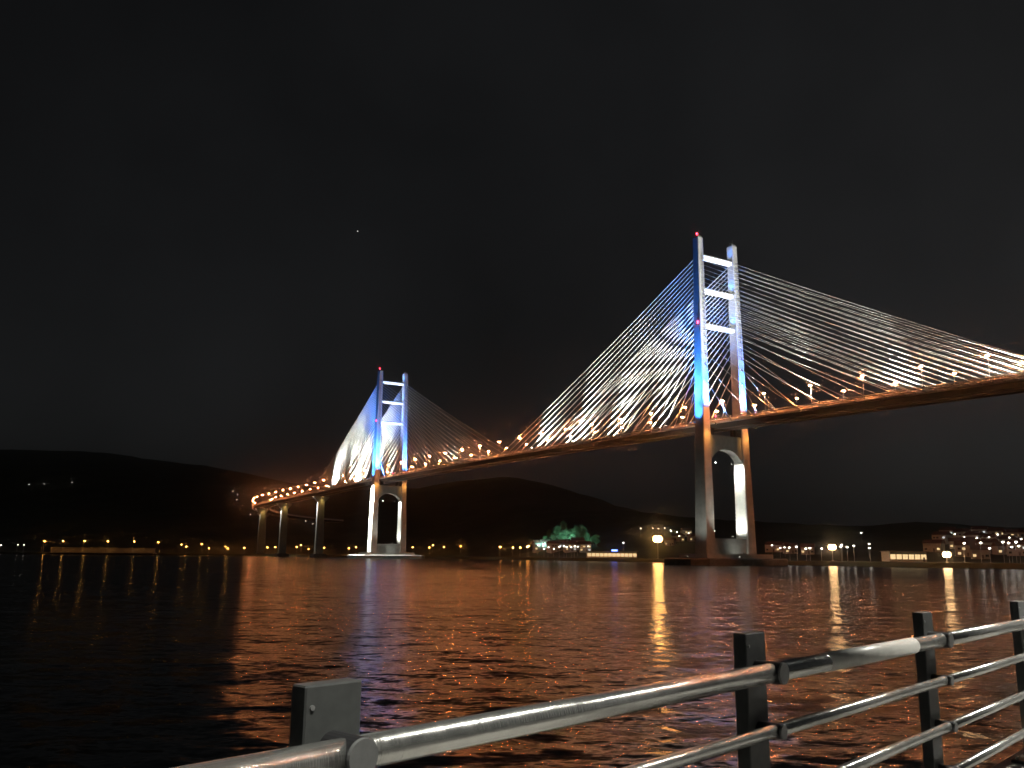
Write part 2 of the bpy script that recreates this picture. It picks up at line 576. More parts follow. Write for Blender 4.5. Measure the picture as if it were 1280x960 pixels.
def tower(s):
    tw = empty('tower', (0, s, 0))
    tw.parent = bridge
    for side in (-1, 1):
        lg = MB().loft([leg_loop(side * off(z), 0, z, wb(z), wa(z)) for z in ZT]).build('leg', 'concrete', tw)
        m = MB()
        m.box((side * 12.1, 0, 164.5), (2.4, 3.0, 1.0)).box((side * 12.1, 0.6, 165.6), (0.9, 0.9, 1.3)).tube((side * 12.1, -0.9, 165), (side * 12.1, -0.9, 168), 0.06)
        m.build('leg_cap', 'concrete_dark', tw)
    for z in (154.4, 136.6, 118.2):
        w_ = off(z) * 2 - wb(z) + 0.3
        MB().box((0, 0, z), (w_, 3.0, 1.9)).build('crossbeam', 'concrete', tw)
        for sd in (-1, 1):
            MB().box((0, sd * 1.56, z - 0.1), (w_ - 1.2, 0.12, 1.1)).build('light_strip', 'strip', tw)
    # arched portal beam under the deck
    wi = off(56) - wb(56) / 2 + 0.2
    topz, crown, spring = 62.6, 55.8, 49.5
    xs = np.linspace(-wi, wi, 25)
    arch = [(x, crown - (crown - spring) * (abs(x) / wi) ** 2.6) for x in xs]
    loops = []
    for x, z in arch:
        loops.append([Vector((x, -2.4, topz)), Vector((x, 2.4, topz)), Vector((x, 2.4, z)), Vector((x, -2.4, z))])
    MB().loft(loops).build('portal_beam', 'concrete', tw)
    for sd in (-1, 1):
        MB().box((sd * 7.5, 0, 64.4), (1.8, 2.0, 3.6)).build('bearing_block', 'concrete_dark', tw)
    wi2 = off(9) - wb(9) / 2 + 0.2
    MB().box((0, 0, 8.8), (2 * wi2, 5.6, 7.4)).build('base_wall', 'concrete', tw)
    m = MB()
    m.box((0, 0, 4.2), (44, 19, 2.0)).build('plinth', 'concrete', tw)
    m = MB()
    hx, hy, c = 32, 15, 6
    lp = [(-hx + c, -hy), (hx - c, -hy), (hx, -hy + c), (hx, hy - c), (hx - c, hy), (-hx + c, hy), (-hx, hy - c), (-hx, -hy + c)]
    m.loft([[Vector((x * k, y * k, z)) for x, y in lp] for z, k in ((-4, 1.0), (2.6, 1.0), (3.2, 0.985))])
    m.build('caisson', 'concrete_dark', tw)
    for z, t in ((165.9, -13.4), (119.0, -14.9)):
        MB().tube((t, -0.8, z - 0.5), (t, -0.8, z), 0.25).ball((t, -0.8, z + 0.25), (0.4, 0.4, 0.45)).build('beacon', 'red', tw)
    # lower cross braces seen as anchor boxes on the tower flanks
    for side in (-1, 1):
        m = MB()
        for i in range(22):
            z = 154.0 - anchor_drop(i)
            m.box((side * off(z), wa(z) / 2 + 0.1, z), (1.2, 0.5, 1.0)).box((side * off(z), -wa(z) / 2 - 0.1, z), (1.2, 0.5, 1.0))
        tag(m.build('anchor_sockets', 'galv', tw), kind='stuff')
    return tw

def anchor_drop(i):
    """metres below the top anchorage for cable i (0 = longest)"""
    return float(np.interp(i, [0, 13, 14, 15, 16, 17, 18, 19, 20, 21], [0, 29.7, 32.7, 35.3, 38.6, 42.0, 46.0, 50.7, 56.5, 64.0]))

T_S = (0.0, 400.0)
main_s = [197 - 8.7 * i for i in range(22)]
side_s = [168.5 - 4.3 * i for i in range(15)] + [100, 86, 72, 58, 45, 31, 17]
cable_r = {}
for s_t in T_S:
    tower(s_t)
    for direction in (-1, 1):
        main = (direction == 1) == (s_t == 0)
        arr = main_s if main else side_s
        left = direction == 1
        for side in (-1, 1):
            for i, ds in enumerate(arr):
                z = 154.0 - anchor_drop(i)
                a = Vector((side * off(z), s_t + direction * (wa(z) / 2), z))
                e = on_deck(s_t + direction * ds, side * 10.95, -0.9)
                r = 0.25 if left else 0.12
                cb = MB()
                mid = a.lerp(e, 0.5) - Vector((0, 0, 0.006 * (a - e).length))      # slight sag
                pts = [a, a.lerp(e, 0.25) - Vector((0, 0, 0.0045 * (a - e).length)), mid, a.lerp(e, 0.75) - Vector((0, 0, 0.0045 * (a - e).length)), e]
                n_ = 6
                d = (e - a).normalized()
                u = d.orthogonal().normalized()
                v = d.cross(u)
                cb.loft([[p + (u * math.cos(x) + v * math.sin(x)) * r for x in np.linspace(0, 2 * math.pi, n_ + 1)[:-1]] for p in pts])
                c_o = cb.build('stay_cable', 'cable', bridge, smooth=True)
                sk = MB().tube(e - d * 4.5, e + d * 0.6, 0.26, 0.3, 8)
                sk.build('anchor_tube', 'galv', c_o)

def pier(s, zb, label=None):
    p, r_ = cl(s)
    e = empty('pier', (p.x, p.y, 0))
    e.rotation_euler.z = -math.atan2(-r_.y, r_.x) if s > CS else 0
    e.parent = bridge
    zt = zd(s) - 3.0
    MB().loft([leg_loop(0, 0, z, w_, a_) for z, w_, a_ in ((zb, 8.6, 4.6), (zt - 9, 7.2, 3.8), (zt - 6, 7.6, 3.8))]).build('column', 'concrete', e)
    cap = MB()
    cap.loft([[Vector((x, -1.9, zt - 1.0)), Vector((x, 1.9, zt - 1.0)), Vector((x, 1.9, zl)), Vector((x, -1.9, zl))] for x, zl in ((-8.2, zt - 2.2), (-4, zt - 6.5), (4, zt - 6.5), (8.2, zt - 2.2))])
    cap.build('hammerhead', 'concrete', e)
    for x in (-5, 5):
        MB().box((x, 0, zt - 0.5), (1.4, 1.4, 1.0)).build('bearing_block', 'concrete_dark', e)
    MB().box((0, 0, zb + 0.8), (14, 10, 3.6)).build('footing', 'concrete_dark', e)
PIERS = (-170.0, 570.0, 690.0, 790.0, 880.0)
for s in PIERS:
    pier(s, 1.0)

# street lamps along both parapets
def make_street_lamp():
    e = empty('street_lamp', (0, 0, 0))
    MB().tube((0, 0, 0), (0, 0, 8.6), 0.13, 0.08, 8).build('pole', 'galv', e)
    MB().box((0, 0, 0.2), (0.5, 0.5, 0.4)).build('base', 'galv', e)
    MB().path([(0, 0, 8.4), (-0.05, 0, 8.9), (-0.3, 0, 9.3)], 0.06).build('arm', 'galv', e)
    hd = MB().box((-0.3, 0, 9.5), (1.5, 0.6, 0.14)).build('lamp_head', 'galv', e)
    MB().ball((-0.45, 0, 9.3), (0.8, 0.55, 0.10), 8, 5).build('lens', 'sodium', hd)
    return e
lamp0 = make_street_lamp()
dim_lens = None
first = True
SECT = [(-400, -1, 'side span toward the wharf houses'), (0, 400, 'main span between the two towers'), (400, 570, 'side span beyond the mid-water tower'), (570, 2000, 'curving approach viaduct over the piers')]
s = -220.0
while s < 960:
    for side in (-1, 1):
        s_ = s
        if min(abs(s_ - q) for q in T_S) < 6:          # no lamp where a tower leg stands
            continue
        p, r_ = cl(s_)
        o = lamp0 if first else copy_tree(lamp0)
        first = False
        if s_ > 405:                                  # same lamps, lenses dimmed to weaken their glow on the water
            for part in o.children:
                for lens in part.children:
                    if dim_lens is None:
                        dim_lens = lens.data.copy()
                        dim_lens.materials[0] = M['sodium_dim']
                    lens.data = dim_lens
        loc = on_deck(s_, side * 10.72, -0.3)
        o.location = BM @ loc
        ang = BAZ + math.atan2(r_.y, r_.x) + (math.pi if side > 0 else 0)
        o.rotation_euler = (0, 0, ang)
        sec = 'side span toward the wharf houses' if s_ < 0 else 'main span between the two towers' if s_ < 400 else 'side span beyond the mid-water tower' if s_ < 570 else 'curving approach viaduct over the piers'
        par = 'outer parapet facing the promenade' if side < 0 else 'far parapet away from the promenade'
        tag(o, 'orange sodium street lamp, %s, %s' % (par, sec), 'street lamp', 'bridge lamps on %s, %s' % (par, sec))
    s += 26.0

# lane signals beside each tower
for nm, s_t in (('tower by the shore', -3.0), ('tower out in mid water', 397.0)):
    e = empty('lane_signal', bw(*on_deck(s_t + 16, 9.2, 0.0)), BAZ)
    tag(e, 'lane signal post with red and green lamps at the %s' % nm, 'signal')
    MB().tube((0, 0, 0), (0, 0, 6), 0.12).build('pole', 'galv', e)
    MB().box((0, 0.2, 5.2), (1.2, 0.3, 3.6)).build('housing', 'black_metal', e)
    MB().ball((0, 0.0, 6.2), (0.5, 0.14, 0.5)).build('red_lamp', 'signal_red', e)
    MB().ball((0, 0.0, 4.2), (0.6, 0.14, 0.5)).build('green_lamp', 'signal_green', e)

# floodlights on the towers, plus added fill lights
for s_t, nm, kb, kw in ((0.0, 'shore tower', 1.0, 1.0), (400.0, 'mid-water tower', 1.3, 0.2)):
    zt = zd(s_t)
    floodlight('blue floodlight on a bracket at the outer leg of the %s' % nm, bw(-18.2, s_t, zt - 1), bw(-14.0, s_t, zt + 34), BLUE, 60000 * kb, 95, 0.9)
    floodlight('second blue floodlight reaching up the outer leg of the %s' % nm, bw(-19.5, s_t + 1.5, zt - 1), bw(-13.4, s_t, 150), BLUE, 1300000 * kb, 42, 0.9)
    for side, sn in ((-1, 'promenade side'), (1, 'far side')):
        floodlight('blue floodlight on the deck raking the %s leg of the %s' % (sn, nm), bw(side * 11.9, s_t - 15, zt + 1.2), bw(side * 12.8, s_t, zt + 30), BLUE, 900000 * kb, 75, 0.95)
        floodlight('white floodlight on the deck aimed atop the %s leg, %s' % (sn, nm), bw(side * 10.0, s_t - 42, zt + 1.2), bw(side * 12.2, s_t, 152), WHITE, 170000 * kw, 24, 0.9)
    for z, bn in ((154.4, 'top'), (136.6, 'middle'), (118.2, 'lowest')):
        floodlight('blue floodlight on the %s crossbeam of the %s' % (bn, nm), bw(8.4, s_t - 0.6, z + 2.0), bw(10.6, s_t - 0.4, z + 12), BLUE, 12000 * kb * (0.4 if z > 150 and s_t == 0 else 1), 90, 0.8, 0.8)
    for side, sn in ((-1, 'promenade side'), (1, 'far side')):
        floodlight('white floodlight under the arch, %s leg, %s' % (sn, nm), bw(side * 5.5, s_t - 0.5, 49.5), bw(side * 12.0, s_t, 38), WHITE, (52000 if side > 0 else 4000), 130, 0.7)
    floodlight('white floodlight on the base wall under the arch, %s' % nm, bw(4.0, s_t - 0.5, 13.4), bw(11.5, s_t, 24), WHITE, 22000, 110, 0.8)
    floodlight('small white floodlight washing the base wall of the %s' % nm, bw(2, s_t - 9.2, 5.6), bw(5, s_t, 10), WHITE, 500, 150, 0.8, 0.7)
    floodlight('dim white fill light added on the caisson below the legs of the %s' % nm, bw(-6, s_t - 14.2, 3.7), bw(-11, s_t, 60), WHITE, 30000, 62, 0.9, 0.8)  # added fill that lifts the dark lower legs
    floodlight('dim white fill light added at the outer end of the caisson, %s' % nm, bw(-31, s_t - 6, 3.7), bw(-14, s_t, 34), WHITE, 9000, 70, 0.9, 0.8)  # added fill for the outer face of the lower leg
    for side, sn in ((-1, 'promenade side'), (1, 'far side')):
        floodlight('warm fill light added under the deck on the %s leg of the %s' % (sn, nm), bw(side * 13.8, s_t - 9.5, zt - 2.0), bw(side * 13.2, s_t - 3, zt - 8.0), SODIUM, 6500, 62, 1.0, 0.7)  # added to stand in for deck-lamp light on the legs
floodlight('strong white floodlight pouring down the outer leg of the mid-water tower', bw(-21.5, 398.5, 67.5), bw(-14.5, 400, 34), WHITE, 6500000, 75, 0.6)
# white floods along the deck that light the stays
def stay_floods(s_t, direction, arr, watts, nm, cone=64):
    for i, ds in enumerate(arr):
        for side, pn in ((-1, 'promenade side'), (1, 'far side')):
            zt = zd(s_t + direction * ds)
            t = -13.6 if side < 0 else 8.2
            floodlight('white floodlight at deck edge, %s, %s, %s' % (pn, nm, ('by the tower', 'a third out', 'two thirds out', 'at the far end')[i]),
                       bw(t, s_t + direction * ds, zt + 0.6), bw(side * 11.6, s_t + direction * ds * 0.55, zt + 46), WHITE, watts[i] * (0.12 if (side > 0 and direction < 0) else 1.0), cone, 0.8)
stay_floods(0, 1, (26, 66, 108, 152), (200000, 430000, 520000, 380000), 'main-span stays of shore tower')
stay_floods(0, -1, (26, 70, 118, 158), (110000, 360000, 560000, 340000), 'side-span stays of shore tower')
stay_floods(400, 1, (26, 66, 112), (400000, 950000, 900000), 'side-span stays of mid-water tower')
stay_floods(400, -1, (40, 100, 150), (15000, 60000, 140000), 'main-span stays of mid-water tower')
# pier floods
for s, nm in ((570, 'first'), (690, 'second'), (790, 'third')):
    p, r_ = cl(s)
    zt = zd(s)
    fx = Vector((p.x, p.y, 0))
    def lp(dt, ds, z):
        q = p + r_ * dt + Vector((-r_.y, r_.x)) * ds
        return bw(q.x, q.y, z)
    floodlight('yellow floodlight on the front of the %s viaduct pier' % nm, lp(0.5, -5.5, zt - 4), lp(0, -1.5, zt - 15), WARM, 2500, 80, 0.8, 1.1)
    floodlight('white floodlight on the flank of the %s viaduct pier' % nm, lp(-9.0, -0.5, zt - 4.5), lp(-4.2, 0, zt - 26), WHITE, (90000, 50000, 12000)[(570, 690, 790).index(s)], 75, 0.7, 1.1)

# ------------------------------------------------------------------ far shore: lamps, houses, wharves, trees
def make_shore_lamp(lens, name='shore_street_lamp', h=8.0, r=0.55):
    e = empty(name, (0, 0, 0))
    MB().tube((0, 0, 0), (0, 0, h), 0.12, 0.07, 6).build('pole', 'galv', e)
    MB().path([(0, 0, h - 0.2), (0.1, -0.7, h + 0.25)], 0.06).build('arm', 'galv', e)
    MB().box((0.1, -0.95, h + 0.42), (0.6, 0.95, 0.12)).build('lamp_head', 'galv', e)
    MB().ball((0.1, -0.95, h + 0.2), (r, r * 1.15, r * 0.7), 8, 4).build('lens', lens, e)
    return e

def shore_lamps(pts, proto, h, label, group, cat='street lamp', start=8):
    used = False
    for px, py in pts:
        g = march(px, py, h, start)
        if g is None:
            continue
        o = copy_tree(proto) if used or proto.get('placed') else proto
        proto['placed'] = 1
        used = True
        o.location = g - Vector((0, 0, 0.1))
        o.scale = (1, 1, rnd.uniform(0.75, 1.1))
        o.rotation_euler = (0, 0, math.atan2(-g.x, g.y) + rnd.uniform(-.3, .3))
        tag(o, label, cat, group)

sod = make_shore_lamp('sodium_small')
shore_lamps([(227, 680), (233, 683.5), (252, 680), (261, 684), (282, 681.5), (285, 685), (305, 686), (323, 684), (334, 684.5), (344, 684)], sod, 8, 'sodium street lamp on the shore road between the wharf and the viaduct piers', 'lamps on the shore road left of the piers')
shore_lamps([(371, 685), (376, 682), (386, 685), (405, 684), (436, 684), (445, 684)], sod, 8, 'sodium street lamp on the shore road beneath the viaduct', 'lamps beneath the viaduct')
shore_lamps([(516, 684), (537, 683), (541, 682), (555, 683), (576, 682)], sod, 8, 'sodium street lamp on the shore road just past the mid-water tower', 'lamps past the mid-water tower')
shore_lamps([(625, 685), (641, 683), (650, 687), (659, 686.5), (661, 684)], sod, 8, 'sodium street lamp on the road into the knoll village', 'lamps on the road to the village')
whl = make_shore_lamp('shore_white', r=0.5)
shore_lamps([(672, 683), (680, 689), (692, 685), (699, 690), (705, 687), (708, 689), (714, 686), (718, 689), (722, 684), (735, 682), (685, 692)], whl, 7, 'white street lamp among the houses under the green-lit knoll', 'white lamps in the knoll village')
shore_lamps([(374, 648), (391, 655), (382, 651), (395, 655.5), (364, 647), (313, 643)], whl, 7, 'street lamp on the hill road seen beneath the viaduct', 'lamps on the hill road')
shore_lamps([(36, 606), (55, 605), (90, 603.5), (291, 615), (297, 618), (296, 625)], whl, 7, 'lone white lamp high on the dark wooded hill', 'lone lamps on the dark hill')
shore_lamps([(801, 663), (816, 660.5), (823, 660.5), (831, 661), (838, 662), (839, 665), (846, 668), (849, 671), (861, 668), (893, 666), (779, 681)], whl, 7, 'white street lamp on the slope behind the big orange mast lamp', 'lamps on the slope behind the mast lamp')
shore_lamps([(965, 684), (975, 686), (981, 685), (987, 687), (996, 687), (1008, 697), (1013, 699), (1027, 697), (1053, 694), (1059, 687), (1077, 668), (1086, 685), (1068, 698), (1088, 698), (1052, 699)], whl, 6, 'white street lamp along the wharf between the shore tower and the warm-lit hall', 'lamps along the wharf')
shore_lamps([(1172, 670), (1180, 669.5), (1194, 671), (1206, 675), (1216, 676), (1221, 678), (1228, 676), (1236, 673), (1247, 671), (1262, 674), (1206, 700), (1227, 701), (1262, 700), (1266, 703), (1276, 704), (1238, 697), (1248, 680), (1254, 686), (1270, 690), (1277, 680)], whl, 6, 'white street lamp among the hillside houses at the wharf end', 'lamps among the hillside houses')

def mast(px, py, depth, lens, label, r):
    p = at(px, py, depth)
    g = float(height(p.x, p.y))
    e = empty('mast_lamp', (p.x, p.y, g - 0.1))
    tag(e, label, 'mast lamp')
    h = p.z - g
    MB().tube((0, 0, 0), (0, 0, h + 0.7), 0.2, 0.12, 8).build('pole', 'galv', e)
    MB().box((0, 0, 0.2), (0.9, 0.9, 0.5)).build('base', 'concrete', e)
    ring = MB()
    for q in range(10):
        a0, a1 = 2 * math.pi * q / 10, 2 * math.pi * (q + 1) / 10
        ring.tube((r * 1.6 * math.cos(a0), r * 1.6 * math.sin(a0), h + 0.75), (r * 1.6 * math.cos(a1), r * 1.6 * math.sin(a1), h + 0.75), 0.06, n=6)
    ring.tube((-r * 1.6, 0, h + 0.75), (r * 1.6, 0, h + 0.75), 0.05, n=6).tube((0, -r * 1.6, h + 0.75), (0, r * 1.6, h + 0.75), 0.05, n=6)
    ring.build('lamp_ring', 'galv', e)
    for q in range(7):  # lens cluster oversized so the lamp's bloom is built into its shape
        a0 = 2 * math.pi * (q + 0.5) / 7
        MB().ball((r * 1.15 * math.cos(a0), r * 1.15 * math.sin(a0), h - 0.3), (r * 0.9, r * 0.9, r * 1.35), 8, 5).build('lens', lens, e)
    return e
mast(822, 673, 590, 'mast_orange', 'tall mast lamp glaring orange at the water edge beside the shore tower', 1.5)
mast(1040, 683, 452, 'mast_warm', 'warm mast lamp above the wharf beyond the shore tower', 0.98)
mast(1183, 692, 400, 'mast_warm', 'low warm-white mast lamp at the water edge below the hillside houses', 0.9)

def make_house(lit):
    W, D, Hh = rnd.uniform(8, 12), rnd.uniform(7, 9), rnd.uniform(4.5, 7)
    e = empty('house', (0, 0, 0))
    MB().box((0, 0, Hh / 2 - 1), (W, D, Hh + 2)).build('wall', 'plaster', e)
    o = 0.5
    MB().loft([[Vector((x, -D / 2 - o, Hh)), Vector((x, 0, Hh + 2.4)), Vector((x, D / 2 + o, Hh)), Vector((x, D / 2 + o, Hh - 0.2)), Vector((x, -D / 2 - o, Hh - 0.2))] for x in (-W / 2 - o, W / 2 + o)]).build('roof', 'roof', e)
    MB().box((W * 0.1, -D / 2 - 0.03, 1.05), (1.0, 0.1, 2.1)).build('door', 'door', e)
    rows_ = 2 if Hh > 5.6 else 1
    kinds = []
    for j in range(rows_):
        for x in (-0.34, -0.1, 0.34):
            if j == 0 and x == -0.1:
                continue
            m = rnd.choice(lit)
            kinds.append(m)
            wn = MB().box((x * W, -D / 2 - 0.03, 1.7 + 2.7 * j), (1.5, 0.08, 1.2)).build('window', m, e)
            MB().box((x * W, -D / 2 - 0.08, 1.7 + 2.7 * j), (0.07, 0.06, 1.2)).box((x * W, -D / 2 - 0.08, 1.05 + 2.7 * j), (1.7, 0.16, 0.1)).build('frame', 'plaster', wn)
    wmn, whn = kinds.count('win_warm'), kinds.count('win_white')
    num = ['no', 'one', 'two', 'three', 'four']
    lit_txt = ' and '.join(t for t in (('%s warm' % num[wmn]) if wmn else '', ('%s white' % num[whn]) if whn else '') if t) or 'no'
    e['look'] = '%s house, %s window%s' % ('two-storey' if rows_ == 2 else 'single-storey', lit_txt, '' if wmn + whn == 1 else 's')
    return e
protos = [make_house(l) for l in (['win_warm', 'win_dark', 'win_white'], ['win_white', 'win_dark', 'win_dark'], ['win_warm', 'win_warm', 'win_dark'], ['win_white', 'win_warm', 'win_dark'])]
def houses(pts, label, group):
    for px, py in pts:
        g = march(px, py, 0, 12)
        if g is None:
            continue
        pr = rnd.choice(protos)
        o = copy_tree(pr) if pr.get('placed') else pr
        pr['placed'] = 1
        o.location = g
        o.rotation_euler = (0, 0, math.atan2(-g.x, g.y) + rnd.uniform(-.5, .5))
        tag(o, pr['look'] + label, 'house', group + ', ' + pr['look'])
houses([(674, 689), (682, 686), (693, 689), (703, 686), (712, 690), (722, 688), (731, 690)], ', in the village under the green knoll', 'houses of the knoll village')
houses([(1168, 690), (1178, 680), (1196, 686), (1203, 676), (1213, 690), (1219, 681), (1226, 673), (1235, 692), (1240, 682), (1246, 675), (1254, 693), (1258, 684), (1266, 677), (1272, 695), (1277, 686), (1285, 678), (1186, 674), (1207, 696), (1226, 699)], ', on the slope above the wharf', 'houses on the wharf slope')
houses([(848, 677), (858, 671), (866, 677), (838, 682)], ', on slope beside orange mast lamp', 'houses by the mast lamp')
houses([(968, 690), (978, 690), (988, 692), (1010, 693)], ', by the wharf just past the shore tower', 'houses past the shore tower')

def hall(px0, px1, py, depth, lens, label, sign=False):
    a, c = at(px0, py, depth), at(px1, py, depth)
    mid = (a + c) / 2
    L = (c - a).length
    g = float(height(mid.x, mid.y))
    e = empty('waterfront_hall', (mid.x, mid.y, g - 0.2), math.atan2(c.y - a.y, c.x - a.x))
    tag(e, label, 'hall')
    MB().box((0, 5, 2.4), (L, 10, 5.0)).build('wall', 'plaster', e)
    MB().box((0, 4.4, 5.05), (L + 1.4, 12.4, 0.35)).build('roof', 'concrete_dark', e)
    n_ = max(6, int(L / 3))
    for i in range(n_):
        x = -L / 2 + (i + 0.5) * L / n_
        wn = MB().box((x, -0.03, 2.5), (L / n_ * 0.8, 0.08, 2.3)).build('window', lens, e)
        MB().box((x, -0.09, 2.5), (0.08, 0.06, 2.3)).box((x, -0.09, 2.5), (L / n_ * 0.8, 0.06, 0.08)).build('frame', 'galv', wn)
    MB().box((L * 0.42, -0.05, 1.25), (0.9, 0.1, 2.1)).build('door', 'door', e)
    if sign:
        MB().box((L * 0.05, -0.6, 5.8), (4.2, 0.3, 1.1)).build('sign_board', 'blue_sign', e)
    return e
hall(734, 796, 692, 668, 'win_warm', 'long low waterfront hall with a lit window band and blue sign', True)
hall(1112, 1158, 690, 440, 'win_warm', 'warm-lit hall on the wharf between the two warm mast lamps')

# lit wharf wall on the left shore
a, c = at(64, 684, 1016), at(194, 684, 1016)
wx = (a + c) / 2
e = empty('wharf_wall', (wx.x, wx.y, 2.2), math.atan2(c.y - a.y, c.x - a.x))
tag(e, 'long pale wharf wall lit by orange lamps on the far left shore', 'wharf wall')
Lw = (c - a).length
npan = 10
for i in range(npan):
    x = -Lw / 2 + (i + 0.5) * Lw / npan
    MB().box((x, 0.35 + 0.1 * (i % 2), 2.6), (Lw / npan - 0.15, 1.2, 5.6)).build('wall_panel', 'plaster', e)
MB().box((0, 0.4, 5.6), (Lw + 1, 2.0, 0.5)).build('coping', 'concrete', e)
MB().box((0, -3.5, 0.1), (Lw + 4, 8, 0.8)).build('apron', 'concrete', e)
whf = make_shore_lamp('sodium_wharf')
for i, px in enumerate((57, 80, 107, 136, 169, 199)):
    o = copy_tree(whf) if i else whf
    p = at(px, 676, 1011)
    o.location = (p.x, p.y - 3, 3.0 if 0 < i < 5 else 2.3)
    o.rotation_euler = (0, 0, math.pi)
    o.scale = (1.25, 1.25, 1.5)
    tag(o, 'tall sodium lamp standing on the apron of the wharf wall', 'street lamp', 'lamps on the wharf wall')
shore_lamps([(1, 681), (22, 680.5), (30, 680.5)], whl, 8, 'white lamp on the shore beyond the wharf wall', 'white lamps past the wharf wall')

# trees on the knoll
def make_tree(h, seed):
    r = random.Random(seed)
    e = empty('tree', (0, 0, 0))
    tr = MB().tube((0, 0, -0.5), (0.1, 0.1, h * 0.35), 0.32, 0.22, 7).tube((0.1, 0.1, h * 0.35), (0.0, 0.2, h * 0.75), 0.22, 0.09, 6)
    for i in range(5):
        a_ = r.uniform(0, 6.28)
        z0 = h * r.uniform(0.3, 0.55)
        tr.tube((0.1, 0.1, z0), (math.cos(a_) * h * 0.22, math.sin(a_) * h * 0.22, z0 + h * 0.2), 0.12, 0.04, 5)
    tr.build('trunk', 'bark', e)
    cr = MB()
    clumps = []
    for i in range(26):
        a_ = r.uniform(0, 6.28)
        q = r.random() ** 0.5
        zz = r.uniform(0.35, 1.0)
        rr = h * 0.36 * math.sin(min(1, max(0.12, 1.25 - zz)) * 1.6) * q
        clumps.append((Vector((math.cos(a_) * rr, math.sin(a_) * rr, h * zz)), h * r.uniform(0.07, 0.13)))
    for c_, s_ in clumps:
        for j in range(46):
            d = Vector((r.gauss(0, 1), r.gauss(0, 1), r.gauss(0, 0.8))).normalized() * s_ * r.random() ** 0.4
            p = c_ + d
            nrm = Vector((r.gauss(0, 1), r.gauss(0, 1), r.gauss(0.4, 1))).normalized()
            u = nrm.orthogonal().normalized() * r.uniform(0.16, 0.34)
            v = nrm.cross(u).normalized() * r.uniform(0.1, 0.22)
            cr.add([p - u, p - v, p + u, p + v], [(0, 1, 2, 3)])
    cr.build('crown', 'leaf', e)
    return e
tprotos = [make_tree(h, i) for i, h in enumerate((9, 11, 8))]
placed = 0
for i in range(46):
    a_ = rnd.uniform(0, 6.28)
    q = math.sqrt(rnd.random())
    x, y = KN.x + 31 * q * math.cos(a_), KN.y - 4 + 26 * q * math.sin(a_)
    pr = tprotos[i % 3]
    o = copy_tree(pr) if i >= 3 else pr
    o.location = (x, y, float(height(x, y)) - 0.3)
    o.rotation_euler = (0, 0, rnd.uniform(0, 6.28))
    k = rnd.uniform(0.8, 1.2)
    o.scale = (k, k, k)
    tag(o, 'leafy tree on the knoll washed in green light', 'tree', 'trees on the green-lit knoll')
for i, (dx, t_) in enumerate(((-16, 'western end'), (0, 'middle'), (17, 'eastern end'))):
    x, y = KN.x + dx * 1.3, KN.y - 40
    z = float(height(x, y)) + 9
    floodlight('green floodlight at the %s of the knoll foot' % t_, (x, y, z), (KN.x + dx * 1.1, KN.y, z + 16), GREEN, 32000, 95, 0.8, 1.2)

# a lone star
st = MB().ball((0, 0, 0), (4.2, 4.2, 4.2)).build('star', 'star')
st.location = at(447, 289, 6000)
tag(st, 'single faint star in the black sky above the mid-water tower', 'star')

# ------------------------------------------------------------------ promenade and guard railing
RA = Vector((-0.34728, 2.04466, 0.0))
RAZ = 0.74652
e_ = Vector((math.sin(RAZ), math.cos(RAZ), 0))
# local frame: X along the rail, Y toward the water
rail_rot = math.atan2(e_.y, e_.x)
FLOOR = 2.0
prom = MB()
prom.box((6, -6.78, FLOOR - 2.0), (90, 14, 4.0))
po = prom.build('promenade', 'paving')
po.location = RA
po.rotation_euler = (0, 0, rail_rot)
tag(po, 'paved promenade along the quay', kind='structure')
ke = MB().box((6, 0.08, FLOOR + 0.06), (90, 0.34, 0.12)).build('quay_kerb', 'concrete')
ke.location = RA
ke.rotation_euler = (0, 0, rail_rot)
tag(ke, 'low concrete kerb along the quay edge', kind='structure')

rl = empty('guard_railing', (RA.x, RA.y, FLOOR), rail_rot)
tag(rl, 'steel tube guard railing with dark slab posts along the promenade edge', 'railing')
RZ = [1.069, 0.857, 0.620, 0.392]
RR = [0.037, 0.0245, 0.0245, 0.0245]

def bevel_box(m, x0, x1, y0, y1, z0, z1, c):
    def lp(z, k):
        return [Vector(p) for p in ((x0 + k, y0, z), (x1 - k, y0, z), (x1, y0 + k, z), (x1, y1 - k, z), (x1 - k, y1, z), (x0 + k, y1, z), (x0, y1 - k, z), (x0, y0 + k, z))]
    m.loft([lp(z0, c), lp(z1 - c, c), [Vector((p.x * 1.0 + (0.5 * c if p.x < (x0 + x1) / 2 else -0.5 * c), p.y + (0.5 * c if p.y < (y0 + y1) / 2 else -0.5 * c), z1)) for p in lp(z1, c)]])

def rail_post(n):
    x = 2.0 * n
    m = MB()
    bevel_box(m, x - 0.078, x + 0.078, 0.066, 0.122, 0.12, 1.212, 0.004)
    p = m.build('post', 'post', rl)
    b2 = MB().box((x, 0.094, 0.13), (0.26, 0.2, 0.02))
    b2.build('base_plate', 'post', p)
    bo = MB()
    for dx, dy in ((-0.1, -0.06), (0.1, -0.06), (-0.1, 0.07), (0.1, 0.07)):
        bo.tube((x + dx, 0.094 + dy, 0.13), (x + dx, 0.094 + dy, 0.165), 0.012, n=6)
    tag(bo.build('anchor_bolts', 'galv', p), kind='stuff')
    scw = MB().tube((x - 0.06, 0.067, 1.165), (x - 0.06, 0.062, 1.165), 0.006, n=10)
    scw.build('screw_head', 'galv', p)
    for z, r in zip(RZ, RR):
        rr = r * 1.12
        a = MB().tube((x, 0.07, z), (x, -r - 0.004, z), rr, rr, 24)
        ao = a.build('bracket_arm', 'black_metal', p, smooth=False)
        MB().tube((x, -r - 0.004, z), (x, -r - 0.012, z), rr * 0.985, rr * 0.94, 24).build('end_disc', 'post_cap', p)  # lit cap face coloured lighter than its shaded black arm
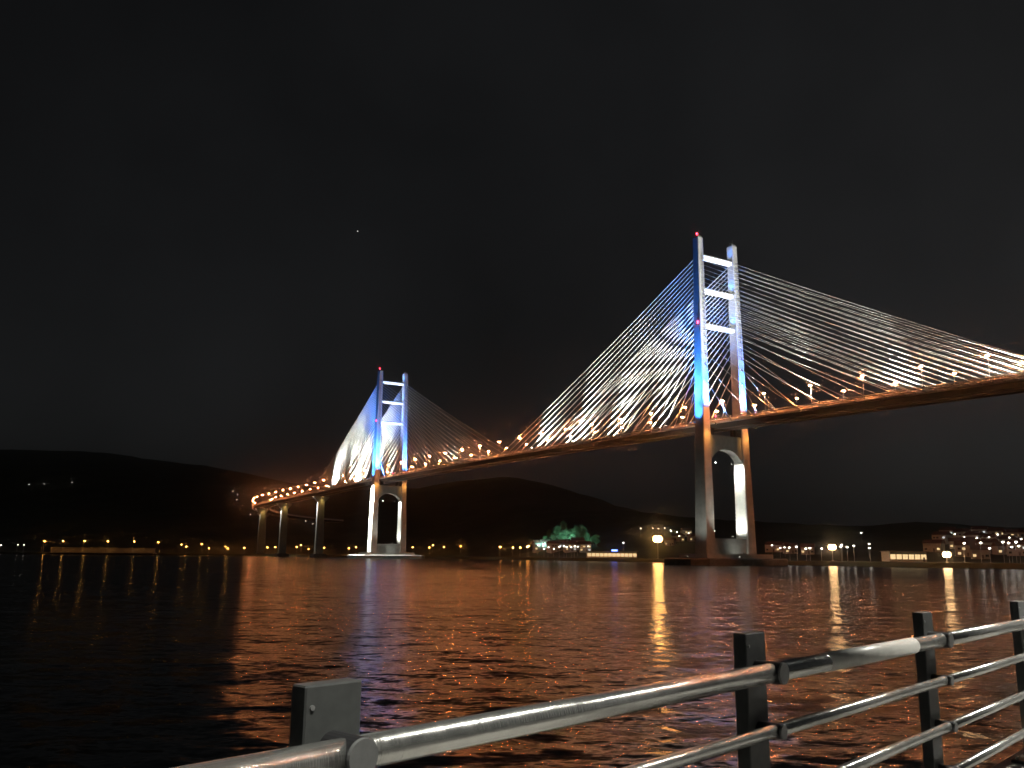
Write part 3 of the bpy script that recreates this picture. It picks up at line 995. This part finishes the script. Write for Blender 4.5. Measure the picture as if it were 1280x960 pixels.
for n_ in range(-4, 12):
    rail_post(n_)
for n_ in range(-4, 11):
    for z, r in zip(RZ, RR):
        seg = MB().tube((2.0 * n_ + 0.012, 0, z), (2.0 * n_ + 1.988, 0, z), r, r, 28)
        so = seg.build('rail', 'stainless', rl, smooth=True)
        if n_ == 1 and r > 0.03:
            MB().tube((2.47, 0, z), (3.53, 0, z), r + 0.003, r + 0.003, 28).build('sleeve', 'sleeve', so, smooth=True)

# promenade lamp posts standing on the walkway behind the viewer
def prom_lamp(x, y, label, watts, cone):
    q = Matrix.Translation(RA) @ Matrix.Rotation(rail_rot, 4, 'Z') @ Vector((x, y, 0))
    e = empty('promenade_lamp', (q.x, q.y, FLOOR), rail_rot)
    tag(e, label, 'promenade lamp', 'promenade lamp posts behind the railing')
    MB().tube((0, 0, 0), (0, 0, 4.6), 0.07, 0.05, 10).build('pole', 'black_metal', e)
    MB().box((0, 0, 0.15), (0.3, 0.3, 0.3)).build('base', 'black_metal', e)
    MB().path([(0, 0, 4.55), (0, 0.35, 4.8), (0, 0.8, 4.85)], 0.035).build('arm', 'black_metal', e)
    MB().box((0, 0.95, 4.86), (0.24, 0.5, 0.07)).build('lamp_head', 'black_metal', e)
    MB().box((0, 0.95, 4.81), (0.18, 0.42, 0.025)).build('lens', 'white_lens', e)
    d = bpy.data.lights.new('glow', 'SPOT')
    d.energy = watts
    d.color = (1.0, 0.97, 0.86)
    d.spot_size = R(cone)
    d.spot_blend = 1.0
    d.shadow_soft_size = 0.12
    o = bpy.data.objects.new('glow', d)
    col.objects.link(o)
    o.parent = e
    o.location = (0, 0.95, 4.77)
    return e
for i, (x, wt, cone) in enumerate(((-9.0, 200, 120), (-0.1, 1700, 66), (7.4, 2600, 165), (18.0, 900, 160))):
    prom_lamp(x, -2.5 if i == 1 else -2.0, 'dark slender promenade lamp post on the walkway behind the railing', wt, cone)

# ------------------------------------------------------------------ haze volume added to give the lamps their bloom
hz = bpy.data.materials.new('glow_haze')
hz.use_nodes = True
hn = hz.node_tree
hn.nodes.clear()
ho = hn.nodes.new('ShaderNodeOutputMaterial')
hv = hn.nodes.new('ShaderNodeVolumePrincipled')
hv.inputs['Color'].default_value = (0.9, 0.92, 0.95, 1)
hv.inputs['Density'].default_value = 0.00014
hv.inputs['Anisotropy'].default_value = 0.985
hn.links.new(hv.outputs[0], ho.inputs['Volume'])
M['haze'] = hz
hb = MB().box((0, 3700, 214), (18000, 7700, 438)).build('haze', 'haze')
tag(hb, 'thin haze volume added over the bay for lamp glow', kind='stuff')
